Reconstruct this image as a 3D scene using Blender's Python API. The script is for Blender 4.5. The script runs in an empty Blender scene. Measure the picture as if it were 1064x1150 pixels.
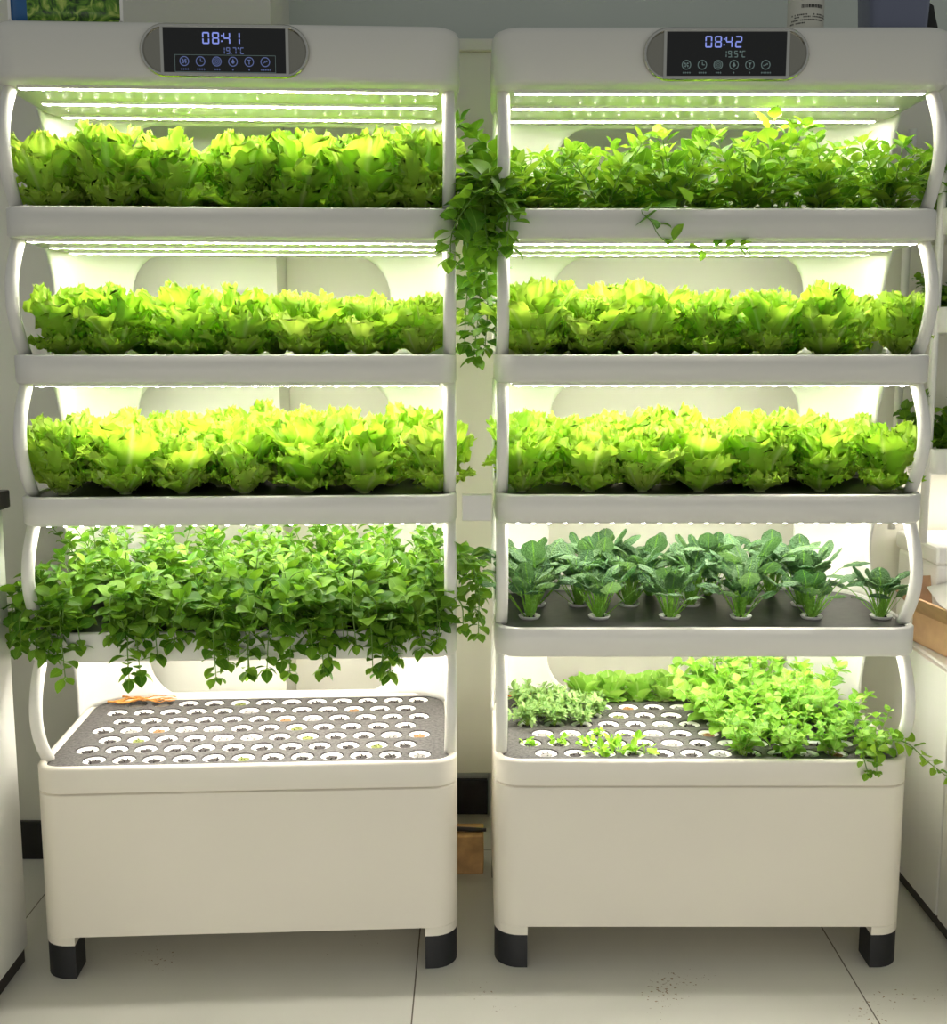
import bpy, bmesh, math, random
from mathutils import Vector, Matrix
C = bpy.context.scene.collection
PI = math.pi
rng = random.Random(7)

# ------------------------------------------------------------------ materials
def s2l(c):
    return tuple(((v/255)/12.92 if v/255 <= .04045 else ((v/255+.055)/1.055)**2.4) for v in c)
def newmat(name):
    m = bpy.data.materials.new(name); m.use_nodes = True
    nt = m.node_tree; nt.nodes.clear()
    out = nt.nodes.new('ShaderNodeOutputMaterial')
    return m, nt, out
def N(nt, t, **kw):
    n = nt.nodes.new(t)
    for k, v in kw.items():
        setattr(n, k, v)
    return n
def pmat(name, rgb, rough=.5, metal=0., spec=.5, noise=0., nscale=20., bump=0., bscale=200., coat=0.):
    m, nt, out = newmat(name)
    b = N(nt, 'ShaderNodeBsdfPrincipled')
    lin = s2l(rgb)
    b.inputs['Base Color'].default_value = (*lin, 1)
    b.inputs['Roughness'].default_value = rough
    b.inputs['Metallic'].default_value = metal
    b.inputs['Specular IOR Level'].default_value = spec
    b.inputs['Coat Weight'].default_value = coat
    tc = N(nt, 'ShaderNodeTexCoord')
    if noise:
        nz = N(nt, 'ShaderNodeTexNoise'); nz.inputs['Scale'].default_value = nscale; nz.inputs['Detail'].default_value = 5
        nt.links.new(tc.outputs['Object'], nz.inputs['Vector'])
        r = N(nt, 'ShaderNodeValToRGB')
        r.color_ramp.elements[0].position = .3; r.color_ramp.elements[1].position = .7
        r.color_ramp.elements[0].color = (*[max(0, v*(1-noise)) for v in lin], 1)
        r.color_ramp.elements[1].color = (*[min(1, v*(1+noise)) for v in lin], 1)
        nt.links.new(nz.outputs['Fac'], r.inputs[0]); nt.links.new(r.outputs[0], b.inputs['Base Color'])
    if bump:
        nz = N(nt, 'ShaderNodeTexNoise'); nz.inputs['Scale'].default_value = bscale
        nt.links.new(tc.outputs['Object'], nz.inputs['Vector'])
        bp = N(nt, 'ShaderNodeBump'); bp.inputs['Strength'].default_value = bump; bp.inputs['Distance'].default_value = .002
        nt.links.new(nz.outputs['Fac'], bp.inputs['Height']); nt.links.new(bp.outputs[0], b.inputs['Normal'])
    nt.links.new(b.outputs[0], out.inputs[0])
    return m
def emat(name, rgb, s):
    m, nt, out = newmat(name)
    e = N(nt, 'ShaderNodeEmission'); e.inputs[0].default_value = (*s2l(rgb), 1); e.inputs[1].default_value = s
    nt.links.new(e.outputs[0], out.inputs[0])
    return m
def leafmat(name, ca, cb, vein, trans=.35, rough=.45, vlow=.0, vein_w=.10, spec=.35, pucker=0., tcol=1.15):
    """ca..cb: leaf to leaf variation; vein: midrib colour; vlow: how far the pale leaf base reaches."""
    m, nt, out = newmat(name)
    L = nt.links.new
    a = N(nt, 'ShaderNodeAttribute'); a.attribute_name = 'rnd'
    u = N(nt, 'ShaderNodeAttribute'); u.attribute_name = 'lu'
    v = N(nt, 'ShaderNodeAttribute'); v.attribute_name = 'lv'
    tc = N(nt, 'ShaderNodeTexCoord')
    oi = N(nt, 'ShaderNodeObjectInfo')
    nz = N(nt, 'ShaderNodeTexNoise'); nz.inputs['Scale'].default_value = 45; L(tc.outputs['Object'], nz.inputs['Vector'])
    s = N(nt, 'ShaderNodeMath', operation='MULTIPLY_ADD'); L(nz.outputs['Fac'], s.inputs[0]); s.inputs[1].default_value = .5
    L(a.outputs['Fac'], s.inputs[2])
    s2 = N(nt, 'ShaderNodeMath', operation='SUBTRACT'); L(s.outputs[0], s2.inputs[0]); s2.inputs[1].default_value = .25; s2.use_clamp = True
    mx = N(nt, 'ShaderNodeMix', data_type='RGBA')
    L(s2.outputs[0], mx.inputs[0]); mx.inputs[6].default_value = (*s2l(ca), 1); mx.inputs[7].default_value = (*s2l(cb), 1)
    # midrib: |u| small ; pale base: v small
    ab = N(nt, 'ShaderNodeMath', operation='ABSOLUTE'); L(u.outputs['Fac'], ab.inputs[0])
    mr = N(nt, 'ShaderNodeMapRange'); L(ab.outputs[0], mr.inputs[0]); mr.inputs[1].default_value = 0; mr.inputs[2].default_value = vein_w
    mr.inputs[3].default_value = .75; mr.inputs[4].default_value = 0
    mv = N(nt, 'ShaderNodeMapRange'); L(v.outputs['Fac'], mv.inputs[0]); mv.inputs[1].default_value = max(0, vlow-.12); mv.inputs[2].default_value = vlow+.12
    mv.inputs[3].default_value = .9 if vlow > 0 else 0; mv.inputs[4].default_value = 0
    mm = N(nt, 'ShaderNodeMath', operation='MAXIMUM'); L(mr.outputs[0], mm.inputs[0]); L(mv.outputs[0], mm.inputs[1])
    m2 = N(nt, 'ShaderNodeMix', data_type='RGBA'); L(mm.outputs[0], m2.inputs[0]); L(mx.outputs[2], m2.inputs[6]); m2.inputs[7].default_value = (*s2l(vein), 1)
    b = N(nt, 'ShaderNodeBsdfPrincipled'); b.inputs['Roughness'].default_value = rough; b.inputs['Specular IOR Level'].default_value = spec
    L(m2.outputs[2], b.inputs['Base Color'])
    t = N(nt, 'ShaderNodeBsdfTranslucent')
    g = N(nt, 'ShaderNodeMix', data_type='RGBA', blend_type='MULTIPLY'); g.inputs[0].default_value = 1
    L(m2.outputs[2], g.inputs[6]); g.inputs[7].default_value = (1.08*tcol, 1.08*tcol, .80, 1)
    L(g.outputs[2], t.inputs[0])
    if pucker:
        vo = N(nt, 'ShaderNodeTexVoronoi'); vo.inputs['Scale'].default_value = 260; L(tc.outputs['Object'], vo.inputs['Vector'])
        bp = N(nt, 'ShaderNodeBump'); bp.inputs['Strength'].default_value = pucker; bp.inputs['Distance'].default_value = .006
        L(vo.outputs['Distance'], bp.inputs['Height']); L(bp.outputs[0], b.inputs['Normal'])
    ms = N(nt, 'ShaderNodeMixShader'); ms.inputs[0].default_value = trans
    L(b.outputs[0], ms.inputs[1]); L(t.outputs[0], ms.inputs[2]); L(ms.outputs[0], out.inputs[0])
    return m

M = {}
M['plastic'] = pmat('white plastic', (226, 224, 216), .38, spec=.4)
M['tube'] = pmat('white tube', (236, 234, 226), .3, spec=.5)
M['base'] = pmat('base plastic', (226, 220, 206), .36, spec=.4, noise=.02, nscale=3)
M['foot'] = pmat('black foot', (26, 27, 30), .55)
M['led'] = emat('led light', (255, 250, 238), 60.0)
M['chrome'] = pmat('chrome', (205, 203, 196), .14, metal=1)
M['smoke'] = pmat('dark mirror', (158, 155, 144), .2, metal=1)
M['glass'] = pmat('black glass', (14, 15, 17), .12, spec=.6)
M['digit'] = emat('display blue', (150, 165, 250), .8)
M['digit2'] = emat('display dim', (120, 135, 190), .55)
M['digit3'] = emat('display dim green', (150, 175, 170), .35)
M['board'] = pmat('dark foam board', (84, 81, 79), .7, noise=.45, nscale=160, bump=.3, bscale=300)
M['darkboard'] = pmat('black board', (46, 45, 44), .4, noise=.4, nscale=60)
M['cup'] = pmat('cup white', (238, 235, 230), .5)
M['sponge'] = pmat('dark sponge', (58, 52, 50), .9, noise=.4, nscale=200)
M['spongeb'] = pmat('brown sponge', (150, 112, 72), .9, noise=.4, nscale=200)
M['spongeg'] = pmat('mossy sponge', (120, 128, 66), .9, noise=.4, nscale=200)
M['spongew'] = pmat('grey sponge', (150, 146, 142), .9, noise=.3, nscale=200)
M['root'] = pmat('dry root', (196, 132, 62), .8, noise=.35, nscale=120)
M['wall'] = pmat('wall paint', (196, 203, 196), .75, noise=.03, nscale=2)
M['pillar'] = pmat('pillar paint', (220, 219, 206), .7, noise=.03, nscale=2)
M['cream'] = pmat('cream wall panel', (230, 227, 214), .6, noise=.03, nscale=2)
M['skirt'] = pmat('black tile', (24, 22, 22), .2, noise=.5, nscale=8)
M['cab'] = pmat('white cabinet', (222, 221, 214), .4, noise=.02, nscale=3)
M['slab'] = pmat('dark worktop', (44, 38, 34), .45)
M['wood'] = pmat('rough wood', (186, 146, 96), .8, noise=.3, nscale=25, bump=.6, bscale=60)
M['card'] = pmat('brown card', (196, 158, 122), .85, noise=.08, nscale=30)
M['paper'] = pmat('white paper', (240, 238, 232), .8)
M['bottle'] = pmat('bottle white', (205, 203, 190), .4)
M['ink'] = pmat('label ink', (40, 40, 38), .7)
M['blackbag'] = pmat('black cloth', (24, 26, 24), .8)
M['metal'] = pmat('dull metal', (120, 110, 96), .4, metal=.8)
M['lettuce'] = leafmat('frilly lettuce leaf', (176, 214, 70), (206, 232, 104), (222, 238, 160), .5, .5, vlow=.12, vein_w=.16)
M['lettuce2'] = leafmat('deeper lettuce leaf', (160, 206, 58), (192, 224, 88), (216, 234, 150), .5, .5, vlow=.12, vein_w=.16)
M['core'] = pmat('pale core', (214, 226, 160), .5)
M['herb'] = leafmat('broad herb leaf', (92, 142, 34), (158, 194, 62), (164, 200, 96), .36, .45, vein_w=.07, spec=.3)
M['herbd'] = leafmat('dark herb leaf', (72, 122, 28), (134, 176, 54), (140, 182, 76), .33, .45, vein_w=.07, spec=.3)
M['herbl'] = leafmat('pale herb leaf', (112, 166, 54), (160, 202, 84), (186, 214, 120), .36, .42, vein_w=.08)
M['stem'] = pmat('green stem', (104, 140, 52), .5)
M['stemp'] = pmat('pale stem', (160, 190, 84), .5)
M['tatsoi'] = leafmat('dark savoy leaf', (62, 106, 60), (110, 146, 98), (132, 188, 60), .26, .5, vlow=.60, vein_w=.1, spec=.5, pucker=.9)
M['butter'] = leafmat('round pale leaf', (132, 180, 66), (170, 206, 100), (196, 220, 140), .35, .5, vlow=.1, vein_w=.12)
M['feather'] = leafmat('feathery leaf', (128, 166, 96), (168, 196, 128), (186, 208, 140), .3, .5, vein_w=.15)
M['seedl'] = leafmat('seedling leaf', (120, 180, 44), (168, 210, 70), (190, 220, 110), .4, .5)

def floor_mat():
    m, nt, out = newmat('pale floor tile'); L = nt.links.new
    tc = N(nt, 'ShaderNodeTexCoord'); sp = N(nt, 'ShaderNodeSeparateXYZ'); L(tc.outputs['Object'], sp.inputs[0])
    def line(sock, off, per):
        a = N(nt, 'ShaderNodeMath', operation='ADD'); L(sock, a.inputs[0]); a.inputs[1].default_value = -off + 40*per + per/2
        b = N(nt, 'ShaderNodeMath', operation='MODULO'); L(a.outputs[0], b.inputs[0]); b.inputs[1].default_value = per
        c = N(nt, 'ShaderNodeMath', operation='SUBTRACT'); L(b.outputs[0], c.inputs[0]); c.inputs[1].default_value = per/2
        d = N(nt, 'ShaderNodeMath', operation='ABSOLUTE'); L(c.outputs[0], d.inputs[0])
        e = N(nt, 'ShaderNodeMath', operation='LESS_THAN'); L(d.outputs[0], e.inputs[0]); e.inputs[1].default_value = .0013
        return e.outputs[0]
    mx = N(nt, 'ShaderNodeMath', operation='MAXIMUM'); L(line(sp.outputs[0], -.107, .807), mx.inputs[0]); L(line(sp.outputs[1], -.30, .807), mx.inputs[1])
    nz = N(nt, 'ShaderNodeTexNoise'); nz.inputs['Scale'].default_value = 3; nz.inputs['Detail'].default_value = 6; L(tc.outputs['Object'], nz.inputs[0])
    r = N(nt, 'ShaderNodeValToRGB'); r.color_ramp.elements[0].color = (*s2l((204, 202, 190)), 1); r.color_ramp.elements[1].color = (*s2l((220, 218, 208)), 1)
    L(nz.outputs['Fac'], r.inputs[0])
    # specks of dirt
    n2 = N(nt, 'ShaderNodeTexNoise'); n2.inputs['Scale'].default_value = 130; n2.inputs['Detail'].default_value = 3; L(tc.outputs['Object'], n2.inputs[0])
    n3 = N(nt, 'ShaderNodeTexNoise'); n3.inputs['Scale'].default_value = 4; L(tc.outputs['Object'], n3.inputs[0])
    k = N(nt, 'ShaderNodeMath', operation='MULTIPLY'); L(n2.outputs['Fac'], k.inputs[0]); L(n3.outputs['Fac'], k.inputs[1])
    k2 = N(nt, 'ShaderNodeMath', operation='GREATER_THAN'); L(k.outputs[0], k2.inputs[0]); k2.inputs[1].default_value = .445
    d1 = N(nt, 'ShaderNodeMix', data_type='RGBA'); L(k2.outputs[0], d1.inputs[0]); L(r.outputs[0], d1.inputs[6]); d1.inputs[7].default_value = (*s2l((150, 130, 104)), 1)
    g = N(nt, 'ShaderNodeMix', data_type='RGBA'); L(mx.outputs[0], g.inputs[0]); L(d1.outputs[2], g.inputs[6]); g.inputs[7].default_value = (*s2l((92, 84, 70)), 1)
    b = N(nt, 'ShaderNodeBsdfPrincipled'); b.inputs['Roughness'].default_value = .28; b.inputs['Specular IOR Level'].default_value = .4
    L(g.outputs[2], b.inputs['Base Color']); L(b.outputs[0], out.inputs[0])
    return m
M['floor'] = floor_mat()

def packet_mat():
    m, nt, out = newmat('seed packet print'); L = nt.links.new
    tc = N(nt, 'ShaderNodeTexCoord'); sp = N(nt, 'ShaderNodeSeparateXYZ'); L(tc.outputs['Object'], sp.inputs[0])
    nz = N(nt, 'ShaderNodeTexNoise'); nz.inputs['Scale'].default_value = 38; nz.inputs['Distortion'].default_value = 2.5; nz.inputs['Detail'].default_value = 4
    L(tc.outputs['Object'], nz.inputs[0])
    r = N(nt, 'ShaderNodeValToRGB'); e = r.color_ramp.elements
    e[0].position = .36; e[0].color = (*s2l((30, 62, 16)), 1); e[1].position = .66; e[1].color = (*s2l((176, 196, 96)), 1)
    q = e.new(.5); q.color = (*s2l((92, 140, 34)), 1)
    L(nz.outputs['Fac'], r.inputs[0])
    lt = N(nt, 'ShaderNodeMath', operation='LESS_THAN'); L(sp.outputs[0], lt.inputs[0]); lt.inputs[1].default_value = -.060
    x = N(nt, 'ShaderNodeMix', data_type='RGBA'); L(lt.outputs[0], x.inputs[0]); L(r.outputs[0], x.inputs[6]); x.inputs[7].default_value = (*s2l((40, 96, 150)), 1)
    b = N(nt, 'ShaderNodeBsdfPrincipled'); b.inputs['Roughness'].default_value = .3
    L(x.outputs[2], b.inputs['Base Color']); L(b.outputs[0], out.inputs[0])
    return m
M['packet'] = packet_mat()
def clearmat():
    m, nt, out = newmat('blue clear plastic'); L = nt.links.new
    b = N(nt, 'ShaderNodeBsdfPrincipled'); b.inputs['Base Color'].default_value = (*s2l((150, 156, 182)), 1)
    b.inputs['Roughness'].default_value = .25; b.inputs['Transmission Weight'].default_value = .45; b.inputs['IOR'].default_value = 1.3
    L(b.outputs[0], out.inputs[0]); return m
M['bluebox'] = clearmat()

# ------------------------------------------------------------------ mesh helpers
def link(o, parent=None):
    C.objects.link(o)
    if parent is not None: o.parent = parent
    return o
def mesh(name, V, F, mats, smooth=True, midx=None, attrs=None):
    me = bpy.data.meshes.new(name); me.from_pydata(V, [], F)
    for m in (mats if isinstance(mats, (list, tuple)) else [mats]): me.materials.append(m)
    if smooth: me.polygons.foreach_set('use_smooth', [True]*len(me.polygons))
    if midx: me.polygons.foreach_set('material_index', midx)
    if attrs:
        for k, vals in attrs.items():
            at = me.attributes.new(k, 'FLOAT', 'POINT'); at.data.foreach_set('value', vals)
    me.update(); return me
def obj(name, V, F, mats, parent=None, smooth=True, midx=None, attrs=None, bevel=0):
    o = bpy.data.objects.new(name, mesh(name, V, F, mats, smooth, midx, attrs))
    link(o, parent)
    if bevel:
        b = o.modifiers.new('bevel', 'BEVEL'); b.width = bevel; b.segments = 2; b.limit_method = 'ANGLE'
    return o
def autosmooth(o, deg=40):
    for p in o.data.polygons: p.use_smooth = True
    try:
        o.data.set_sharp_from_angle(angle=math.radians(deg))
    except Exception: pass
    return o
def tag(o, label, cat, group=None, kind=None):
    o['label'] = label; o['category'] = cat
    if group: o['group'] = group
    if kind: o['kind'] = kind
    return o
def empty(name, loc, label, cat, group=None, rz=0):
    o = bpy.data.objects.new(name, None); link(o); o.empty_display_size = .02
    o.location = loc; o.rotation_euler = (0, 0, rz)
    return tag(o, label, cat, group)
def struct(o): o['kind'] = 'structure'; return o

class MB:
    def __init__(s): s.V = []; s.F = []; s.m = []
    def add(s, V, F, mi=0):
        b = len(s.V); s.V += [tuple(v) for v in V]; s.F += [tuple(b+i for i in f) for f in F]; s.m += [mi]*len(F); return s
    def box(s, x0, x1, y0, y1, z0, z1, mi=0):
        V = [(x, y, z) for z in (z0, z1) for y in (y0, y1) for x in (x0, x1)]
        return s.add(V, [(0, 2, 3, 1), (4, 5, 7, 6), (0, 1, 5, 4), (2, 6, 7, 3), (0, 4, 6, 2), (1, 3, 7, 5)], mi)
    def tube(s, path, rad, n=8, mi=0, cap=True):
        path = [Vector(p) for p in path]; V = []; F = []
        up = None
        for i, p in enumerate(path):
            d = (path[min(i+1, len(path)-1)] - path[max(i-1, 0)])
            if d.length < 1e-9: d = Vector((0, 0, 1))
            d.normalize()
            if up is None:
                up = Vector((1, 0, 0)) if abs(d.x) < .8 else Vector((0, 1, 0))
            a = (up - d*up.dot(d)).normalized(); b = d.cross(a); up = a
            r = rad[i] if isinstance(rad, (list, tuple)) else rad
            V += [p + (a*math.cos(2*PI*k/n) + b*math.sin(2*PI*k/n))*r for k in range(n)]
        for i in range(len(path)-1):
            for k in range(n):
                F.append((i*n+k, i*n+(k+1) % n, (i+1)*n+(k+1) % n, (i+1)*n+k))
        if cap:
            F.append(tuple(range(n))[::-1]); F.append(tuple(range((len(path)-1)*n, len(path)*n)))
        return s.add(V, F, mi)
    def lathe(s, prof, n=20, mi=0, c=(0, 0), capb=False, capt=False):
        V = [(c[0]+r*math.cos(2*PI*k/n), c[1]+r*math.sin(2*PI*k/n), z) for r, z in prof for k in range(n)]
        F = [(i*n+k, i*n+(k+1) % n, (i+1)*n+(k+1) % n, (i+1)*n+k) for i in range(len(prof)-1) for k in range(n)]
        if capb: F.append(tuple(range(n))[::-1])
        if capt: F.append(tuple(range((len(prof)-1)*n, len(prof)*n)))
        return s.add(V, F, mi)
    def loft(s, rings, capb=True, capt=True, mi=0):
        n = len(rings[0]); V = [p for r in rings for p in r]
        F = [(i*n+k, i*n+(k+1) % n, (i+1)*n+(k+1) % n, (i+1)*n+k) for i in range(len(rings)-1) for k in range(n)]
        if capb: F.append(tuple(range(n))[::-1])
        if capt: F.append(tuple(range((len(rings)-1)*n, len(rings)*n)))
        return s.add(V, F, mi)
    def obj(s, name, mats, parent=None, smooth=True, bevel=0, sharp=None):
        o = obj(name, s.V, s.F, mats, parent, smooth, s.m, bevel=bevel)
        if sharp: autosmooth(o, sharp)
        return o

def rrect(w, d, rf, rb, z, ins=0, n=7):
    """rounded rectangle in plan, front edge at y=ins, counter-clockwise from above"""
    x = w/2 - ins; y0 = ins; y1 = d - ins; rf = max(rf-ins, .002); rb = max(rb-ins, .002)
    P = []
    for cx, cy, r, a0 in ((x-rf, y0+rf, rf, -90), (x-rb, y1-rb, rb, 0), (-x+rb, y1-rb, rb, 90), (-x+rf, y0+rf, rf, 180)):
        for k in range(n+1):
            a = math.radians(a0 + 90*k/n); P.append((cx+r*math.cos(a), cy+r*math.sin(a), z))
    return P

# ------------------------------------------------------------------ camera, world
F_PX, PITCH, H, DIST = 1282, math.radians(8.2), 1.153, 2.0
cam = bpy.data.objects.new('camera', bpy.data.cameras.new('camera')); C.objects.link(cam)
cam.data.sensor_fit = 'VERTICAL'; cam.data.sensor_height = 24; cam.data.lens = F_PX/1150*24
cam.location = (0, -DIST, H); cam.rotation_euler = (PI/2 - PITCH, 0, 0)
cam.data.clip_start = .05
bpy.context.scene.camera = cam
def at(px, py, y):
    """the point of the world plane y that this pixel of the photograph sees"""
    Y = y + DIST
    t = math.tan(math.atan((py-575)/F_PX) + PITCH)
    return ((px-532)/F_PX*(Y*math.cos(PITCH) + Y*t*math.sin(PITCH)), y, H - Y*t)
la = bpy.data.lights.new('front_fill', 'AREA'); la.shape = 'RECTANGLE'; la.size = 4.5; la.size_y = .9; la.energy = 10.5; la.color = (1, .95, .87); la.spread = math.radians(82)  # added fill light behind the camera, aimed low to brighten the tower bases
lo = bpy.data.objects.new('front_fill', la); C.objects.link(lo); lo.location = (.0, -3.1, .55); lo.rotation_euler = (math.radians(77), 0, 0)
w = bpy.data.worlds.new('room light'); bpy.context.scene.world = w; w.use_nodes = True
w.node_tree.nodes['Background'].inputs[0].default_value = (.96, 1.0, .97, 1)
w.node_tree.nodes['Background'].inputs[1].default_value = .27
vs = bpy.context.scene.view_settings
bpy.context.scene.display_settings.display_device = 'sRGB'
vs.view_transform = 'Standard'; vs.look = 'None'; vs.exposure = 0; vs.gamma = 1; vs.use_curve_mapping = False
cy = bpy.context.scene.cycles
cy.use_denoising = True; cy.max_bounces = 9; cy.diffuse_bounces = 6; cy.glossy_bounces = 3; cy.transmission_bounces = 6
cy.caustics_reflective = False; cy.caustics_refractive = False; cy.sample_clamp_indirect = 8
cy.blur_glossy = 1.0

# ------------------------------------------------------------------ setting
WB, PB = .725, .47            # recess wall, pillar face
o = MB().box(-3, 3, -3.2, WB+.1, -.05, 0).obj('floor', M['floor'], smooth=False); struct(o)
o = MB().box(-3, 3, WB, WB+.1, 0, 2.9).obj('wall_back', M['wall'], smooth=False); struct(o)
o = MB().box(-3, -.418, PB, WB, 0, 2.9).obj('wall_pillar', M['pillar'], smooth=False); struct(o)
mb = MB().box(-.418, 2.2, WB-.125, WB, .15, 1.79).box(-.418, 2.2, WB-.135, WB, 1.79, 1.815)
struct(mb.obj('trim_1', M['cream'], smooth=False, bevel=.003))
struct(MB().box(-3, -.418, PB-.012, PB, 0, .09).obj('baseboard_left', M['skirt'], smooth=False, bevel=.002))
struct(MB().box(-.418, .035, WB-.014, WB, 0, .09).obj('baseboard_back', M['skirt'], smooth=False, bevel=.002))

# ------------------------------------------------------------------ towers
W, D = .767, .36
BD = .43                                # depth of the base
ST = [1.388, 1.141, .895, .653]         # shelf tops
SB = [1.337, 1.091, .844, .600]         # shelf undersides
RIM = .405
HB = 1.589
NAMES = ['top shelf', 'second shelf', 'third shelf', 'fourth shelf', 'bottom tray']

def led_strip(parent, y, z):
    mb = MB()
    mb.box(-.354, .354, y-.0075, y+.0075, z-.005, z+.001, 1)
    mb.add([(-.352, y-.0062, z-.0052), (.352, y-.0062, z-.0052), (.352, y+.0062, z-.0052), (-.352, y+.0062, z-.0052)], [(0, 3, 2, 1)], 0)
    for k in range(25):
        x = -.342 + .0285*k
        V = [(x+.0045*math.cos(2*PI*j/6), y+.0045*math.sin(2*PI*j/6), z-.0053) for j in range(6)] + \
            [(x+.0025*math.cos(2*PI*j/6), y+.0025*math.sin(2*PI*j/6), z-.0070) for j in range(6)]
        mb.add(V, [(j, j+6, (j+1) % 6+6, (j+1) % 6) for j in range(6)] + [tuple(range(6, 12))[::-1]], 0)
    return mb.obj('led_strip', [M['led'], M['plastic']], parent, smooth=False)

SEG = {'0': 'abcdef', '1': 'bc', '2': 'abged', '4': 'fgbc', '5': 'afgcd', '7': 'abc', '8': 'abcdefg', '9': 'abcdfg', 'C': 'adef'}
def seg_digit(mb, ch, x, z, w, h, t, y):
    for s in SEG[ch]:
        if s in 'agd':
            zz = {'a': z+h-t/2, 'g': z+h/2, 'd': z+t/2}[s]
            mb.box(x+t*.6, x+w-t*.6, y-.0006, y, zz-t/2, zz+t/2)
        else:
            xx = x+t/2 if s in 'fe' else x+w-t/2
            z0, z1 = (z+h/2, z+h) if s in 'fb' else (z, z+h/2)
            mb.box(xx-t/2, xx+t/2, y-.0006, y, z0+t*.5, z1-t*.5)
def ring(mb, x, z, r, t, y, n=24):
    V = []
    for k in range(n):
        c, s_ = math.cos(2*PI*k/n), math.sin(2*PI*k/n)
        V += [(x+r*c, y, z+r*s_), (x+(r-t)*c, y, z+(r-t)*s_)]
    mb.add(V, [(2*k, 2*((k+1) % n), 2*((k+1) % n)+1, 2*k+1) for k in range(n)])

def display(parent, clock, temp, framed):
    zc, hw, hh = 1.638, .139, .0425
    def stad(hw, hh, y, n=14):
        P = []
        for sx, a0 in ((1, -90), (-1, 90)):
            for k in range(n+1):
                a = math.radians(a0+180*k/n); P.append((sx*(hw-hh)+hh*math.cos(a), y, zc+hh*math.sin(a)))
        return P
    mb = MB()
    mb.loft([stad(hw, hh, .004), stad(hw, hh, -.004), stad(hw-.002, hh-.002, -.0065), stad(hw-.005, hh-.005, -.0065), stad(hw-.007, hh-.007, -.003)], capb=False, capt=False)
    bez = mb.obj('display_bezel', M['chrome'], parent, sharp=50); bez['label'] = 'oval chrome display bezel'
    MB().add(stad(hw-.006, hh-.006, -.0032), [tuple(range(30))]).obj('side_lens', M['smoke'], bez, smooth=False)
    # chrome frame round the screen
    sw, sh = .100, .0355
    fr = MB()
    fr.box(-sw-.005, -sw, -.0062, -.002, zc-sh-.003, zc+sh+.003); fr.box(sw, sw+.005, -.0062, -.002, zc-sh-.003, zc+sh+.003)
    fr.box(-sw, sw, -.0062, -.002, zc+sh, zc+sh+.003); fr.box(-sw, sw, -.0062, -.002, zc-sh-.003, zc-sh)
    fr.obj('screen_frame', M['chrome'], bez, smooth=False)
    sc = MB().box(-sw, sw, -.0048, -.002, zc-sh, zc+sh).obj('screen', M['glass'], parent, smooth=False); sc['label'] = 'black glass screen with lit digits'
    y = -.0052
    mb = MB(); x = -.036
    for i, ch in enumerate(clock):
        seg_digit(mb, ch, x, zc+.0100, .0115, .0185, .0021, y); x += .0160
        if i == 1:
            mb.box(x-.0015, x+.0008, y-.0006, y, zc+.0225, zc+.0245); mb.box(x-.0015, x+.0008, y-.0006, y, zc+.0135, zc+.0155); x += .002
    mb.obj('clock_digits', M['digit'], sc, smooth=False)
    mb = MB(); x = -.006
    for i, ch in enumerate(temp):
        seg_digit(mb, ch, x, zc-.0055, .0062, .0105, .0013, y); x += .0085
        if i == 1: mb.box(x-.0012, x+.0004, y-.0006, y, zc-.0055, zc-.004); x += .0018
    mb.box(x, x+.0026, y-.0006, y, zc+.0026, zc+.005); x += .0042
    seg_digit(mb, 'C', x, zc-.0055, .0062, .0105, .0013, y)
    mb.obj('temperature_digits', M['digit2' if framed else 'digit3'], sc, smooth=False)
    mb = MB()
    for k in range(6):
        x = -.0665 + .0265*k; z = zc-.0175
        ring(mb, x, z, .0078, .0014, y-.0003)
        if k == 0:
            for j in range(4):
                a = j*PI/2+.5; mb.add([(x, y-.0003, z), (x+.005*math.cos(a), y-.0003, z+.005*math.sin(a)), (x+.004*math.cos(a+.8), y-.0003, z+.004*math.sin(a+.8))], [(0, 1, 2)])
        elif k == 1:
            mb.box(x-.0006, x+.0006, y-.0006, y, z, z+.0045); mb.box(x, x+.004, y-.0006, y, z-.0006, z+.0006)
        elif k == 2:
            ring(mb, x, z, .005, .001, y-.0003); ring(mb, x, z, .0025, .001, y-.0003)
        elif k == 3:
            mb.add([(x, y-.0003, z+.0048), (x-.003, y-.0003, z-.001), (x, y-.0003, z-.0038), (x+.003, y-.0003, z-.001)], [(0, 1, 2, 3)])
        elif k == 4:
            mb.add([(x-.003, y-.0003, z+.0035), (x, y-.0003, z-.001), (x+.003, y-.0003, z+.0035)], [(0, 1, 2)]); mb.box(x-.0008, x+.0008, y-.0006, y, z-.004, z-.001)
        else:
            for j in range(3): mb.box(x-.004+.0028*j, x-.0022+.0028*j, y-.0006, y, z-.002+.001*j, z-.0003+.0014*j)
        # the caption under each button, too small to read
        wd = (.012, .012, .008, .003, .003, .015)[k]
        j = 0
        while j*.0035 < wd:
            xx = x-wd/2+j*.0035
            mb.box(xx, xx+.0026, y-.0006, y, zc-.0305, zc-.0298); mb.box(xx+.001, xx+.0016, y-.0006, y, zc-.0318, zc-.0285); j += 1
    mb.obj('touch_icons', M['digit2' if framed else 'digit3'], sc, smooth=False)
    if framed:
        mb = MB(); x0, x1, z0, z1, t = -.082, .083, zc-.0345, zc-.0072, .0005
        mb.box(x0, x1, y-.0005, y, z0, z0+t).box(x0, x1, y-.0005, y, z1-t, z1).box(x0, x0+t, y-.0005, y, z0, z1).box(x1-t, x1, y-.0005, y, z0, z1)
        mb.obj('icon_frame', M['digit3'], sc, smooth=False)

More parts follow.
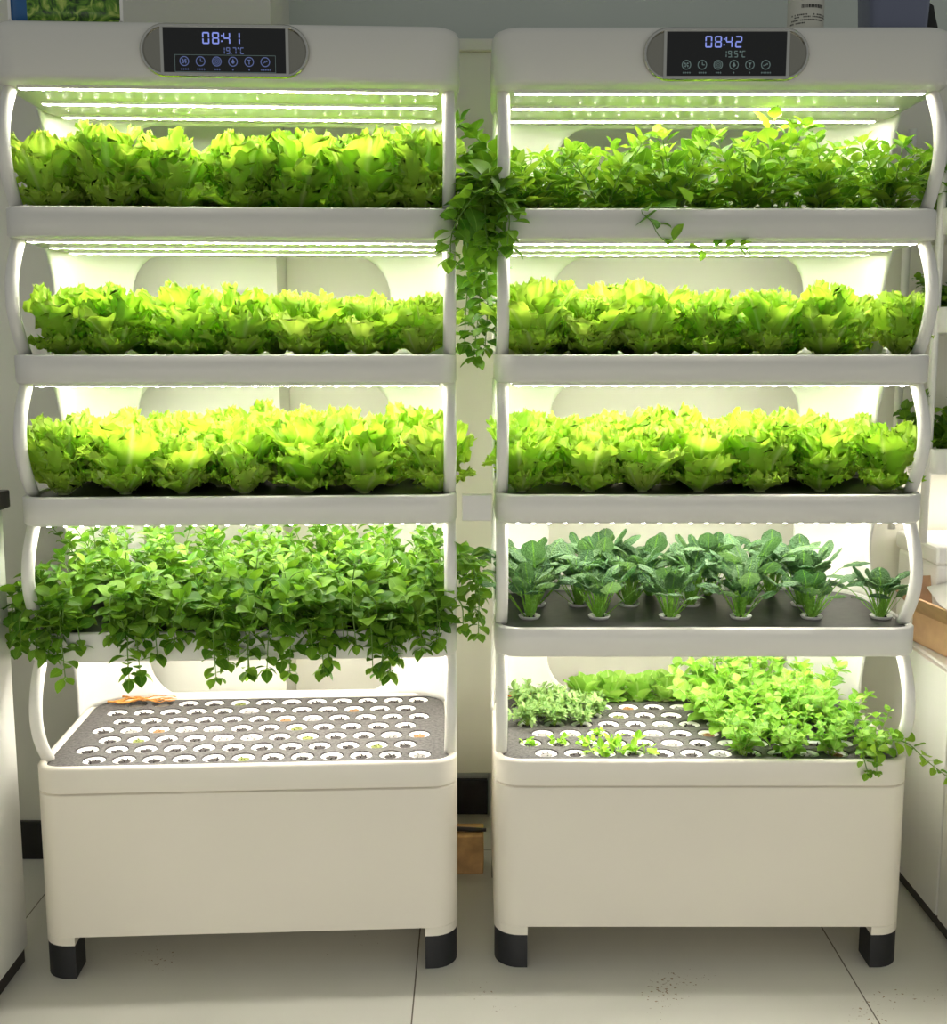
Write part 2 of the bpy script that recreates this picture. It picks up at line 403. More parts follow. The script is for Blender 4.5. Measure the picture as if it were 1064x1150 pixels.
def back_panel(parent, z0, z1, d, lean=0.):
    """rear sheet of a tier: two columns that wrap the rear corners, flare into the shelves, and bow backwards"""
    nt_, ns = 18, 16; V = []; F = []
    bow = .050; r = .1; xo = W/2-.004; xi0 = .262; rc = .085; y0 = .235
    H_ = z1-z0
    def yb(t): return (bow*math.sin(PI*t)**.85 if 0 < t < 1 else 0)*(.45 if lean else 1)+lean*(1-t)
    for side in (-1, 1):
        b = len(V)
        for j in range(nt_+1):
            t = j/nt_; z = z0+H_*t
            e = min(t, 1-t)*H_
            xi = xi0 - (rc*(1-math.sqrt(max(0, 1-((rc-e)/rc)**2))) if e < rc else 0)
            arc = [(xo, y0), (xo, d-r)] + [(xo-r+r*math.cos(a*PI/16), d-r+r*math.sin(a*PI/16)) for a in range(1, 9)]
            pts = arc + [(xo-r+(xi-(xo-r))*k/4, d) for k in range(1, 5)]
            m_ = len(pts)
            for (x, y) in pts: V.append((side*x, y+yb(t), z))
        for j in range(nt_):
            for k in range(m_-1):
                q = (b+j*m_+k, b+j*m_+k+1, b+(j+1)*m_+k+1, b+(j+1)*m_+k)
                F.append(q if side > 0 else q[::-1])
    for (ta, tb) in ((0, .06), (.965, 1)):
        b = len(V)
        for t in (ta, tb):
            for k in range(11): V.append((-.27+.054*k, d+yb(t), z0+H_*t))
        for k in range(10): F.append((b+k+1, b+k, b+11+k, b+12+k))
    o = obj('back_panel', V, F, M['plastic'], parent)
    sm = o.modifiers.new('thick', 'SOLIDIFY'); sm.thickness = .006; sm.offset = 1
    return o

def front_tube(parent, side, z0, z1):
    x = side*(W/2-.0125); P = []
    for k in range(19):
        t = k/18; P.append((x, .064-.056*math.sin(PI*t)**.9 if 0 < t < 1 else .064, z0+(z1-z0)*t))
    return MB().tube(P, .0112, 14).obj('front_tube', M['tube'], parent)

def corner_piece(mb, sx, back, z0, z1, ins, mi=0, leg=.062):
    rf = .048; r = rf-ins; x = W/2-ins; y0 = ins; yy = BD-ins
    P = []
    for k in range(9):
        a = math.radians(-90+90*k/8); P.append((x-r+r*math.cos(a), y0+r+r*math.sin(a)))
    P += [(x, leg), (W/2-leg, leg), (W/2-leg, y0)]
    if back: P = [(a, BD-b_) for a, b_ in P][::-1]
    if sx < 0: P = [(-a, b_) for a, b_ in P][::-1]
    n = len(P)
    mb.loft([[(a, b_, z0) for a, b_ in P], [(a, b_, z1) for a, b_ in P]], mi=mi)

def build_tower(loc, rz, label, clock, temp, framed):
    T = empty('growing_tower', loc, label, 'plant tower', 'hydroponic growing towers', rz)
    # head
    R = lambda z, i: rrect(W+.014, D, .05, .1, z, i)
    hd = MB().loft([R(HB, .030), R(HB, .014), R(HB+.004, .004), R(HB+.010, 0), R(1.672, 0), R(1.681, .004), R(1.685, .013), R(1.686, .03)]).obj('head', M['plastic'], T, sharp=50)
    for y in (.045, .17, .29): led_strip(hd, y, HB)
    display(T, clock, temp, framed)
    for zt, zb in zip(ST, SB):
        R = lambda z, i: rrect(W, D, .046, .1, z, i)
        sh = MB().loft([R(zb, .012), R(zb, .004), R(zb+.004, 0), R(zt-.003, 0), R(zt, .003), R(zt, .011), R(zt-.003, .013), R(zt-.020, .014)]).obj('shelf', M['plastic'], T, sharp=50)
        for y in (.045, .17, .29): led_strip(sh, y, zb)
    tops = [HB] + SB
    bots = ST + [RIM]
    for a, b_ in zip(tops, bots):
        for s in (-1, 1): front_tube(T, s, b_-.004, a+.004)
        back_panel(T, b_-.003, a+.002, D-.004, BD-D-.004 if b_ == RIM else 0)
    # base
    R = lambda z, i: rrect(W, BD, .048, .07, z, i)
    mb = MB().loft([R(.080, .004), R(.082, 0), R(.353, 0), R(.3555, .003)])
    for sx in (-1, 1):
        for bk in (0, 1): corner_piece(mb, sx, bk, .0655, .0815, .0)
    mb.obj('base', M['base'], T, sharp=40)
    for sx in (-1, 1):
        for bk in (0, 1):
            f = MB(); corner_piece(f, sx, bk, 0, .066, .0012); f.obj('foot', M['foot'], T, smooth=True, sharp=40)
    R = lambda z, i: rrect(W, BD, .048, .07, z, i)
    MB().loft([R(.3565, .003), R(.3575, 0), R(RIM-.005, 0), R(RIM-.001, .0025), R(RIM, .006), R(RIM, .012), R(RIM-.003, .015), R(RIM-.024, .016)]).obj('tray_rim', M['base'], T, sharp=50)
    return T

LT = build_tower((-.411, -.022, 0), math.radians(3.1), 'white five-tier lit growing tower at left, its bottom tray bare, clock showing 08:41', '0841', '197', True)
RT = build_tower((.4225, 0, 0), 0, 'white five-tier lit growing tower at right, bottom tray half planted, clock showing 08:42', '0842', '195', False)
bpy.context.view_layer.update()
def tw(T, x, y, z): return T.matrix_world @ Vector((x, y, z))

# ------------------------------------------------------------------ planting boards and cups
def board(T, z, d, ins, holes, r, label, mat, thick=.009):
    bm = bmesh.new()
    outer = [bm.verts.new(p) for p in rrect(W, d, .046, .1 if d < .4 else .07, 0, ins)]
    E = [bm.edges.new((outer[i], outer[(i+1) % len(outer)])) for i in range(len(outer))]
    for (hx, hy) in holes:
        vs_ = [bm.verts.new((hx+r*math.cos(2*PI*k/18), hy+r*math.sin(2*PI*k/18), 0)) for k in range(18)]
        E += [bm.edges.new((vs_[i], vs_[(i+1) % 18])) for i in range(18)]
    bmesh.ops.triangle_fill(bm, use_beauty=True, use_dissolve=False, edges=E, normal=(0, 0, 1))
    for f in bm.faces:
        if f.normal.z < 0: f.normal_flip()
    ret = bmesh.ops.extrude_face_region(bm, geom=list(bm.faces))
    for v in ret['geom']:
        if isinstance(v, bmesh.types.BMVert): v.co.z -= thick
    bmesh.ops.recalc_face_normals(bm, faces=bm.faces)
    me = bpy.data.meshes.new('planting_board'); bm.to_mesh(me); bm.free(); me.materials.append(mat)
    o = bpy.data.objects.new('planting_board', me); link(o)
    o.location = tw(T, 0, 0, z); o.rotation_euler = T.rotation_euler
    return tag(o, label, 'planting board', 'dark planting boards of the towers')

CUPR = .0208
cup_me = None
def cup_meshes():
    mb = MB().lathe([(.0115, -.020), (.0195, -.0065), (CUPR, -.0042), (.0202, -.0032), (.0190, -.0036), (.0155, -.0046), (.0124, -.0056), (.0116, -.0150)], 22)
    a = mesh('net_cup', mb.V, mb.F, M['cup'])
    outs = []
    for i in range(4):
        s = MB(); n = 12
        V = [(0, 0, -.0048)] + [(.0122*math.cos(2*PI*k/n), .0122*math.sin(2*PI*k/n), -.0066+rng.uniform(-.001, .001)) for k in range(n)]
        F = [(0, 1+k, 1+(k+1) % n) for k in range(n)]
        s.add(V, F)
        for j in range(3):
            a_ = rng.uniform(0, 6.28); q = rng.uniform(.002, .008)
            s.tube([(q*math.cos(a_), q*math.sin(a_), -.012), (q*1.2*math.cos(a_+.3), q*math.sin(a_+.3), -.0042), (q*1.5*math.cos(a_+.6), q*1.4*math.sin(a_+.6), -.003)], [.0018, .0014, .0006], 5)
        outs.append(mesh('sponge', s.V, s.F, M[['sponge', 'spongeb', 'spongeg', 'spongew'][i]]))
    return a, outs
CUP, SPONGE = cup_meshes()
ORD = ['first', 'second', 'third', 'fourth', 'fifth', 'sixth', 'seventh', 'eighth', 'ninth', 'tenth', 'eleventh', 'twelfth', 'thirteenth']
def put_cup(T, x, y, z, label, group, sp=0, rz=0):
    o = bpy.data.objects.new('net_cup', CUP); link(o); o.location = tw(T, x, y, z); o.rotation_euler = (0, 0, T.rotation_euler.z)
    tag(o, label, 'net cup', group)
    c = bpy.data.objects.new('sponge', SPONGE[sp]); link(c, o); c.rotation_euler = (0, 0, rng.uniform(0, 6.28))
    return o

BZ = .4010
HOLES = []
for r_ in range(7):
    n = 12; off = .0 if r_ % 2 == 0 else -.0134*1.0
    for c_ in range(n):
        x = -.2995+.0545*c_ + (-.0136 if r_ % 2 else .0136)
        HOLES.append((r_, c_, x, .0545+.0555*r_))
ROWN = ['front', 'second', 'third', 'middle', 'fifth', 'sixth', 'back']
board(LT, BZ, BD, .0165, [(x, y) for _, _, x, y in HOLES], .0226, 'speckled grey planting board full of empty holes in left bottom tray', M['board'])
board(RT, BZ, BD, .0165, [(x, y) for _, _, x, y in HOLES], .0226, 'speckled grey planting board under sparse greens in right bottom tray', M['board'])
for r_, c_, x, y in HOLES:
    q = rng.random()
    if not (r_ == 6 and c_ < 2):
        put_cup(LT, x, y, BZ+.0014, 'empty white net cup, %s from left, %s row of left tower\'s bare tray' % (ORD[c_], ROWN[r_]), 'empty net cups in the left bottom tray', 0 if q < .7 else (1 if q < .8 else (2 if q < .87 else 3)))
    if x < .09 or r_ < 2:
        q = rng.random()
        put_cup(RT, x, y, BZ+.0014, 'white net cup, %s from left, %s row of right tower\'s bottom tray' % (ORD[c_], ROWN[r_]), 'net cups in the right bottom tray', 0 if q < .6 else (1 if q < .7 else (2 if q < .75 else 3)))

# ------------------------------------------------------------------ plants
class Foliage:
    def __init__(s): s.V = []; s.F = []; s.u = []; s.v = []; s.r = []
    def grid(s, P, U, Vv, nu, nv, rnd):
        b = len(s.V); s.V += P; s.u += U; s.v += Vv; s.r += [rnd]*len(P)
        for j in range(nv):
            for i in range(nu):
                a = b+j*(nu+1)+i
                s.F.append((a, a+1, a+nu+2, a+nu+1))
    def mesh(s, name, mat):
        return mesh(name, s.V, s.F, mat, True, None, {'lu': s.u, 'lv': s.v, 'rnd': s.r})

def lettuce_leaf(f, R, az, L, Wd, a0, curl, ruf, nu=18, nv=14, zb=0., rb=.008, jag=.004, waves=9):
    """fan shaped frilly leaf growing from the crown"""
    ca, sa = math.cos(az), math.sin(az); rnd = R.random(); ph = R.uniform(0, 6.28); ph2 = R.uniform(0, 6.28)
    r, z = rb, zb; ds = L/nv; side = R.uniform(-.15, .15)
    P = []; U = []; Vv = []
    for j in range(nv+1):
        v = j/nv
        a = a0+curl*v**1.8
        nr, nz = -math.cos(a), math.sin(a)      # leaf normal (inner face)
        wv = Wd*(.30+.70*min(1, v*1.5)**.8)
        if v > .7: wv *= math.sqrt(max(.12, 1-((v-.7)/.34)**2))
        for i in range(nu+1):
            u = -1+2*i/nu
            m = max(abs(u), (v-.15)/.85 if v > .15 else 0)
            m = max(0, m)**4.5
            th = math.atan2(u*Wd, (v-.35)*L)
            q = m*ruf*(math.sin(waves*th+ph)+.55*math.sin(2.3*waves*th+ph2)) * min(1, v*2.2)
            cup = .45*wv*u*u*(1-.6*v)
            edge = 1+(.10*math.sin(2.3*waves*th+ph2+1.2))*m
            off = q+cup
            x = u*wv*edge + side*v*L
            e2 = jag*m*(R.uniform(-.5, .5)+(.6 if (i+j) % 2 else -.6))
            rr = r+nr*off*-1*-1 + (math.sin(a)*e2)
            zz = z+nz*off+math.cos(a)*e2 - .10*L*(1-math.cos(u*1.2))*v
            x += jag*m*R.uniform(-1, 1)
            P.append((ca*rr-sa*x, sa*rr+ca*x, max(zz, .001))); U.append(u); Vv.append(v)
        r += math.sin(a)*ds; z += math.cos(a)*ds
    f.grid(P, U, Vv, nu, nv, rnd)

def lettuce(seed, h=.12, n=24, wid=.042, spread=1., ruf=.011, nu=18, nv=14, jag=.004, waves=9, low=7):
    R = random.Random(seed); f = Foliage()
    for k in range(low):                         # short leaves that lie round the foot
        az = k*2*PI/low+R.uniform(-.4, .4)
        lettuce_leaf(f, R, az, h*R.uniform(.45, .72), wid*R.uniform(.7, 1.0), R.uniform(.7, 1.15)*spread, R.uniform(-.6, .2), ruf*R.uniform(.8, 1.3), nu, nv, .002, .010, jag, waves)
    for k in range(n):
        t = k/(n-1)                              # 0 outer .. 1 inner
        az = k*2.39996+R.uniform(-.3, .3)
        L = h*(1.0+.14*math.sin(PI*t))*R.uniform(.84, 1.14)
        lettuce_leaf(f, R, az, L, wid*(1.05-.25*t)*R.uniform(.85, 1.2), (.60-.55*t)*spread*R.uniform(.6, 1.25), R.uniform(-.15, .75), ruf*R.uniform(.8, 1.4), nu, nv, .003+.006*t, .012-.009*t, jag, waves)
    s = MB().lathe([(.004, -.012), (.011, .0), (.012, .010), (.007, .022), (.0, .026)], 10)
    return f, s

def ovate(f, R, base, d, up, L, Wd, droop=.5, fold=.25, nu=4, nv=6, petiole=.18, blunt=0.):
    """a pointed oval leaf from base along d"""
    d = Vector(d).normalized(); up = Vector(up); up = (up-d*up.dot(d))
    if up.length < 1e-3: up = Vector((0, 0, 1))-d*d.z
    if up.length < 1e-3: up = Vector((1, 0, 0))
    up.normalize(); sd = d.cross(up); rnd = R.random()
    P = []; U = []; Vv = []; p = Vector(base); ds = L/nv; ang = 0; tw_ = R.uniform(-.3, .3); wav = R.uniform(.0, .12); ph = R.uniform(0, 6)
    for j in range(nv+1):
        v = j/nv
        if v < petiole: wv = .0012
        else:
            q = (v-petiole)/(1-petiole)
            wv = Wd*(math.sin(PI*q**(.72-.1*blunt))**(.85-.3*blunt) if 0 < q < 1 else 0)+.0006
        ang = droop*v*v
        dd = d*math.cos(ang)-up*math.sin(ang); nn = up*math.cos(ang)+d*math.sin(ang)
        s2 = sd*math.cos(tw_*v)+nn*math.sin(tw_*v); n2 = nn*math.cos(tw_*v)-sd*math.sin(tw_*v)
        for i in range(nu+1):
            u = -1+2*i/nu
            q = p+s2*(u*wv)+n2*(fold*abs(u)*wv+wav*wv*u*math.sin(6*v+ph))
            P.append(tuple(q)); U.append(u if v >= petiole else 0.); Vv.append(v)
        p = p+dd*ds
    f.grid(P, U, Vv, nu, nv, rnd)

def herb(paths, seed, leaf=.045, wl=.34, gap=.017, start=.15, mstem=.0016, up_bias=.5, tip=True, pair=2, droop=(.2, 1.1), zlim=None, fold=.25):
    """leafy stems along given local paths"""
    R = random.Random(seed); f = Foliage(); s = MB()
    for path in paths:
        P = [Vector(p) for p in path]
        n = len(P)
        s.tube(P, [mstem*(1.25-.7*i/(n-1)) for i in range(n)], 5)
        cum = [0]
        for i in range(1, n): cum.append(cum[-1]+(P[i]-P[i-1]).length)
        tot = cum[-1]; d = tot*start; az = R.uniform(0, 6)
        while d < tot+.001:
            i = 1
            while i < n-1 and cum[i] < d: i += 1
            t = (d-cum[i-1])/max(1e-6, cum[i]-cum[i-1]); p = P[i-1].lerp(P[i], min(1, t)); tan = (P[i]-P[i-1]).normalized()
            a = tan.orthogonal().normalized(); b = tan.cross(a)
            k = d/tot
            for j in range(pair):
                th = az+j*2*PI/pair+R.uniform(-.3, .3)
                out = a*math.cos(th)+b*math.sin(th)
                dirv = (out*1.0+tan*R.uniform(.15, .8)+Vector((0, 0, R.uniform(-.2, .6)*up_bias*2))).normalized()
                sz = leaf*R.uniform(.65, 1.2)*(1-.45*max(0, k-.6)/.4)
                ovate(f, R, p, dirv, Vector((0, 0, 1))+tan*.4+Vector((R.uniform(-.3, .3), R.uniform(-.3, .3), 0)), sz, sz*wl*R.uniform(.85, 1.15), R.uniform(*droop), fold)
            az += 1.7; d += gap*R.uniform(.75, 1.3)
        if tip:
            for j in range(4):
                th = az+j*PI/2; tan = (P[-1]-P[-2]).normalized(); a = tan.orthogonal().normalized(); b = tan.cross(a)
                dirv = (tan*R.uniform(.5, 1.2)+a*math.cos(th)+b*math.sin(th)).normalized()
                sz = leaf*R.uniform(.4, .75)
                ovate(f, R, P[-1], dirv, Vector((0, 0, 1))+tan*.3, sz, sz*wl, R.uniform(.1, .7), fold)
    if zlim is not None:
        f.V = [(x, y, min(z, zlim-.004*R.random())) for x, y, z in f.V]
    return f, s

def upstems(seed, n, h, spread, bend=.3, k=6):
    R = random.Random(seed); out = []
    for i in range(n):
        az = i*2.39996+R.uniform(-.4, .4); sp = spread*R.uniform(.35, 1.1); hh = h*R.uniform(.65, 1.08)
        ca, sa = math.cos(az), math.sin(az); w1 = R.uniform(-1, 1)*.01
        out.append([(.006*ca+ca*sp*(t/k)**1.3+w1*math.sin(3*t/k), .006*sa+sa*sp*(t/k)**1.3+w1*math.cos(2.5*t/k), hh*(t/k)**(.9)-.008) for t in range(k+1)])
    return out

def droopstem(R, dirx, diry, reach, up, fall, k=9, x0=0., y0=0.):
    """rises a little, goes out and hangs down"""
    P = []
    L = math.hypot(dirx, diry); dx, dy = dirx/L, diry/L; j = R.uniform(-.2, .2)
    for i in range(k+1):
        t = i/k
        s_ = reach*math.sin(min(1, t*1.25)*PI/2)
        z = up*math.sin(min(1, t/.42)*PI/2) - (fall+up)*max(0, (t-.38)/.62)**1.6
        P.append((x0+dx*s_-dy*j*s_*t, y0+dy*s_+dx*j*s_*t, z-.006))
    return P

def tatsoi(seed, h=.085, n=17, spread=1.0, nu=6, nv=20):
    R = random.Random(seed); f = Foliage()
    for k in range(n):
        t = k/(n-1); az = k*2.39996+R.uniform(-.25, .25)
        L = h*(1.12-.30*t)*R.uniform(.62, 1.12); a0 = (1.15-1.0*t)*spread*R.uniform(.55, 1.3); cu = R.uniform(.1, 1.35)
        ca, sa = math.cos(az), math.sin(az); r, z = .007-.004*t, .0; ds = L/nv; rnd = R.random()
        br = .0170*R.uniform(.75, 1.2); P = []; U = []; Vv = []
        for j in range(nv+1):
            v = j/nv
            a = a0-.25*math.sin(PI*min(1, v*1.6))*(.5) + (cu*max(0, (v-.5)/.5)**1.1)
            if v < .68: wv = .0027-.0008*v
            else:
                q = (v-.68)/.32; wv = .0022+br*(math.sin(PI*min(1, q*.93+.05))**.5)*(1 if q < .97 else .55)
            nr, nz = -math.cos(a), math.sin(a)
            for i in range(nu+1):
                u = -1+2*i/nu
                off = (-.22*wv*u*u if v > .62 else .3*wv*u*u) + (.0016*math.sin(7*u+rnd*9)*math.sin(26*v+rnd*7) if v > .64 else 0)
                rr = r+nr*off; zz = z+nz*off; x = u*wv
                P.append((ca*rr-sa*x, sa*rr+ca*x, zz)); U.append(u); Vv.append(v)
            r += math.sin(a)*ds; z += math.cos(a)*ds
        f.grid(P, U, Vv, nu, nv, rnd)
    s = MB().lathe([(.004, -.012), (.006, .0), (.007, .006), (.0, .012)], 8)
    return f, s

def feathery(seed, h=.05, n=16):
    R = random.Random(seed); f = Foliage(); s = MB()
    for k in range(n):
        az = k*2.39996; sp = R.uniform(.2, 1.)*h*.75; ca, sa = math.cos(az), math.sin(az); hh = h*R.uniform(.55, 1.)
        P = [(ca*sp*(t/5)**1.2, sa*sp*(t/5)**1.2, hh*(t/5)**.8-.005) for t in range(6)]
        s.tube(P, .0009, 4)
        for i in range(2, 6):
            p = Vector(P[i]); tan = (Vector(P[i])-Vector(P[i-1])).normalized(); a = tan.orthogonal().normalized(); b = tan.cross(a)
            for j in range(5 if i == 5 else 3):
                th = R.uniform(0, 6.28); d = (a*math.cos(th)+b*math.sin(th)+tan*R.uniform(.1, .9)+Vector((0, 0, .2))).normalized()
                L = R.uniform(.012, .02)
                ovate(f, R, p, d, (0, 0, 1), L, L*.2, R.uniform(-.2, .9), .2, 2, 4, .1)
    return f, s

MESHES = {}
def proto(key, build, leafm, stemm, sname):
    f, s = build
    MESHES[key] = (f.mesh('foliage', M[leafm]), mesh(sname, s.V, s.F, M[stemm]), sname)
def place(name, key, T, x, y, z, label, cat, group, sc=1., rz=None, tilt=(0, 0)):
    o = empty(name, tw(T, x, y, z), label, cat, group)
    o.rotation_euler = (tilt[0], tilt[1], rng.uniform(0, 6.28) if rz is None else rz)
    o.scale = (sc, sc, sc)
    a, b, sn = MESHES[key]
    fo = bpy.data.objects.new('foliage', a); link(fo, o)
    st = bpy.data.objects.new(sn, b); link(st, o)
    return o

for i in range(8): proto('let%d' % i, lettuce(100+i, h=.120, n=15, low=5, wid=.046, ruf=.0090, nu=24, nv=16, jag=.0055, waves=11+i % 3), 'lettuce' if i % 3 else 'lettuce2', 'core', 'crown')
for i in range(5): proto('tat%d' % i, tatsoi(300+i, h=.122 if i < 3 else .140, n=25 if i < 3 else 32, spread=.76), 'tatsoi', 'stemp', 'crown')

SIDE = {0: 'left', 1: 'right'}
TOW = [LT, RT]
def rows(n0=6, n1=5, n2=6, dx=.1275):
    """staggered planting sites of a shelf: (row name, index, x, y)"""
    out = []
    for nm, n, y in (('front', n0, .083), ('middle', n1, .185), ('back', n2, .282)):
        for k in range(n):
            out.append((nm, k, (k-(n-1)/2)*dx, y))
    return out
SZ = [z-.004 for z in ST]
for ti in range(2):
    for sh in range(4):
        board(TOW[ti], SZ[sh], D, .0145, [], .02, 'dark planting board lying in %s tower\'s %s' % (SIDE[ti], NAMES[sh]), M['darkboard'], .008)

# frilly lettuces -------------------------------------------------------------
cfg = {(0, 0): (.95, 6), (0, 1): (.80, 6), (0, 2): (.91, 6), (1, 1): (.86, 6), (1, 2): (.91, 6)}
for (ti, sh), (sc, n) in cfg.items():
    for nm, k, x, y in rows(7, 6, 7, .1065):
        s = sc*rng.uniform(.9, 1.08)*(1.0 if nm == 'front' else (1.04 if sh == 2 else .98))
        if sh == 2 and nm == 'front': x += .028 if (ti == 0 and k == 6) else (-.022 if (ti == 1 and k == 0) else 0)
        if ti == 1 and nm == 'front' and k == 6: x += .022
        place('frilly_lettuce', 'let%d' % rng.randrange(8), TOW[ti], x+rng.uniform(-.008, .008), y+rng.uniform(-.006, .006)+.004, SZ[sh],
              'frilly yellow-green lettuce, %s from left in %s row, %s tower\'s %s' % (ORD[k], nm, SIDE[ti], NAMES[sh]), 'lettuce',
              'frilly lettuces on the %s tower\'s %s' % (SIDE[ti], NAMES[sh]), s)

# dark savoy greens on the right fourth shelf ----------------------------------
TX = [-.317, -.186, -.053, .081, .214, .345]
for k, x in enumerate(TX):
    place('savoy_cabbage', 'tat%d' % (k % 3), RT, x, .100, SZ[3], 'dark crinkled spoon-leaf green, %s from left in front row, right tower\'s fourth shelf' % ORD[k], 'leafy green',
          'dark crinkled greens on the right tower\'s fourth shelf', (1, .92, .95, 1, .9, .86)[k])
    put_cup(RT, x, .100, SZ[3]+.009, 'white net cup holding %s front-row crinkled green, right tower\'s fourth shelf' % ORD[k], 'net cups on the right tower\'s fourth shelf')
for nm, y, xs in (('middle', .205, (-.30, -.215, -.115, .005, .115, .225)), ('back', .300, (-.325, -.16, -.06, .06, .19))):
    for k, x in enumerate(xs):
        place('savoy_cabbage', 'tat%d' % (3+k % 2), RT, x, y, SZ[3], 'dark crinkled spoon-leaf green, %s from left in %s row, right tower\'s fourth shelf' % (ORD[k], nm), 'leafy green',
              'dark crinkled greens on the right tower\'s fourth shelf', rng.uniform(.92, 1.08) + (.10 if k in (0, 4) and nm == 'middle' else 0))
        if nm == 'middle':
            put_cup(RT, x, y, SZ[3]+.009, 'white net cup holding %s middle-row crinkled green, right tower\'s fourth shelf' % ORD[k], 'net cups on the right tower\'s fourth shelf')

# broad-leaved herbs on the right top shelf -------------------------------------
for i in range(5): proto('herb%d' % i, herb(upstems(400+i, 8, .140, .08), 400+i, leaf=.052, wl=.27, gap=.021), 'herb', 'stem', 'stem')
proto('herbtall', herb(upstems(420, 6, .192, .055), 420, leaf=.052, wl=.28, gap=.022), 'herb', 'stem', 'stem')
for nm, k, x, y in rows(6, 5, 6):
    key = 'herbtall' if (nm == 'middle' and k == 3) or (nm == 'back' and k == 4) else 'herb%d' % rng.randrange(5)
    place('broadleaf_herb', key, RT, x, y, SZ[0], 'bushy broad-leaved green herb, %s from left in %s row, right tower\'s top shelf' % (ORD[k], nm), 'herb',
          'broad-leaved herbs on the right tower\'s top shelf', rng.uniform(.80, .98) * (1.32 if key == 'herbtall' and nm == 'middle' else 1) * (.9 if key == 'herbtall' and nm == 'back' else 1))

# dense climbers on the left fourth shelf ----------------------------------------
for i in range(6): proto('vine%d' % i, herb(upstems(500+i, 10, .160, .085), 500+i, leaf=.040, wl=.31, gap=.016, zlim=.186), 'herbd', 'stem', 'stem')
R5 = random.Random(55)
for nm, k, x, y in rows(6, 5, 6):
    if nm == 'front':
        st = upstems(520+k, 6, .13, .07)
        for j in range(8): st.append(droopstem(R5, R5.uniform(-.8, .8), -1, R5.uniform(.085, .125), R5.uniform(.03, .085), R5.uniform(-.03, .022), x0=R5.uniform(-.035, .035)))
        for j in range((1, 2, 3, 5, 2, 4)[k]): st.append(droopstem(R5, R5.uniform(-.5, .5), -1, R5.uniform(.105, .13), R5.uniform(.03, .06), R5.uniform(.03, .065), x0=(.0, .0, .03, .0, .0, -.02)[k]+R5.uniform(-.025, .025)))
        if k == 0:
            for j in range(4): st.append(droopstem(R5, -1, R5.uniform(-.5, .2), R5.uniform(.09, .115), R5.uniform(.05, .12), R5.uniform(.0, .07)))
        if k == 5:
            for j in range(4): st.append(droopstem(R5, 1, R5.uniform(-.5, .2), R5.uniform(.09, .12), R5.uniform(.07, .15), R5.uniform(-.05, .005)))
        proto('vinef%d' % k, herb(st, 530+k, leaf=.043, wl=.33, gap=.0165, zlim=.186), 'herbd', 'stem', 'stem')
        key, rz, sc = 'vinef%d' % k, LT.rotation_euler.z, 1
    else:
        key, rz, sc = 'vine%d' % R5.randrange(6), None, R5.uniform(.92, 1.0)
    place('trailing_green', key, LT, x, y, SZ[3], 'dense trailing dark-leaved green, %s from left in %s row, left tower\'s fourth shelf' % (ORD[k], nm), 'leafy green',
          'trailing greens on the left tower\'s fourth shelf', sc, rz)

# vine that hangs in the gap between the towers ----------------------------------
def world_plant(name, paths, seed, label, cat, group, loc, leafm='herbd', stemm='stem', **kw):
    f, s = herb(paths, seed, **kw)
    o = empty(name, loc, label, cat, group)
    link(bpy.data.objects.new('foliage', f.mesh('foliage', M[leafm])), o)
    link(bpy.data.objects.new('stem', mesh('stem', s.V, s.F, M[stemm])), o)
    return o
def rel(pts, o): return [tuple(a-b for a, b in zip(p, o)) for p in pts]
def smoothpath(pts, k=4):
    out = []
    for i in range(len(pts)-1):
        p0, p1, p2, p3 = [Vector(pts[max(0, min(len(pts)-1, i+j))]) for j in (-1, 0, 1, 2)]
        for q in range(k):
            t = q/k
            out.append(tuple(.5*((2*p1)+(p2-p0)*t+(2*p0-5*p1+4*p2-p3)*t*t+(3*p1-p0-3*p2+p3)*t**3)))
    out.append(tuple(pts[-1])); return out
g0 = tuple(tw(RT, -.345, .10, SZ[0]))
gp = [[g0, at(560, 215, .07), at(540, 200, .05), at(528, 235, .035), at(540, 285, .03)],
      [g0, at(556, 200, .09), at(530, 190, .10), at(522, 215, .08), at(520, 262, .03)],
      [g0, at(548, 190, .12), at(535, 178, .14), at(528, 205, .15), at(545, 250, .10), at(555, 285, .03)],
      [g0, at(560, 205, .04), at(548, 210, .0), at(545, 240, -.015), at(548, 280, -.02)],
      [g0, at(545, 210, .14), at(535, 250, .16), at(540, 320, .17), at(532, 400, .16)],
      [g0, at(545, 215, .16), at(538, 260, .18), at(525, 330, .19), at(522, 385, .18)],
      [g0, at(545, 215, .10), at(540, 260, .12), at(548, 330, .12), at(545, 390, .12)],
      [g0, at(562, 218, .0), at(572, 240, -.03), at(570, 275, -.03)],
      [g0, at(545, 215, .0), at(522, 235, -.03), at(508, 262, -.035), at(506, 290, -.035)],
      [g0, at(556, 180, .12), at(545, 165, .12), at(530, 150, .12), at(516, 140, .10)]]
world_plant('hanging_vine', [smoothpath(rel(p, g0)) for p in gp], 600, 'dark green vine hanging in the gap between the two towers', 'vine', None, g0, leaf=.050, wl=.36, gap=.0115, mstem=.0017)
# single runner hanging under the right top shelf's lights
g1 = tuple(tw(RT, .110, .016, SZ[0]))
p1 = [g1, at(731, 233, -.010), at(733, 250, -.009), at(744, 268, -.009), at(770, 277, .0), at(805, 279, .0), at(830, 277, .0)]
world_plant('hanging_sprig', [smoothpath(rel(p1, g1))], 650, 'thin green sprig hanging from right tower\'s top shelf over its front edge', 'leafy green', None, g1, leaf=.050, wl=.27, gap=.022, start=.36, mstem=.0009, leafm='herbd', pair=1)

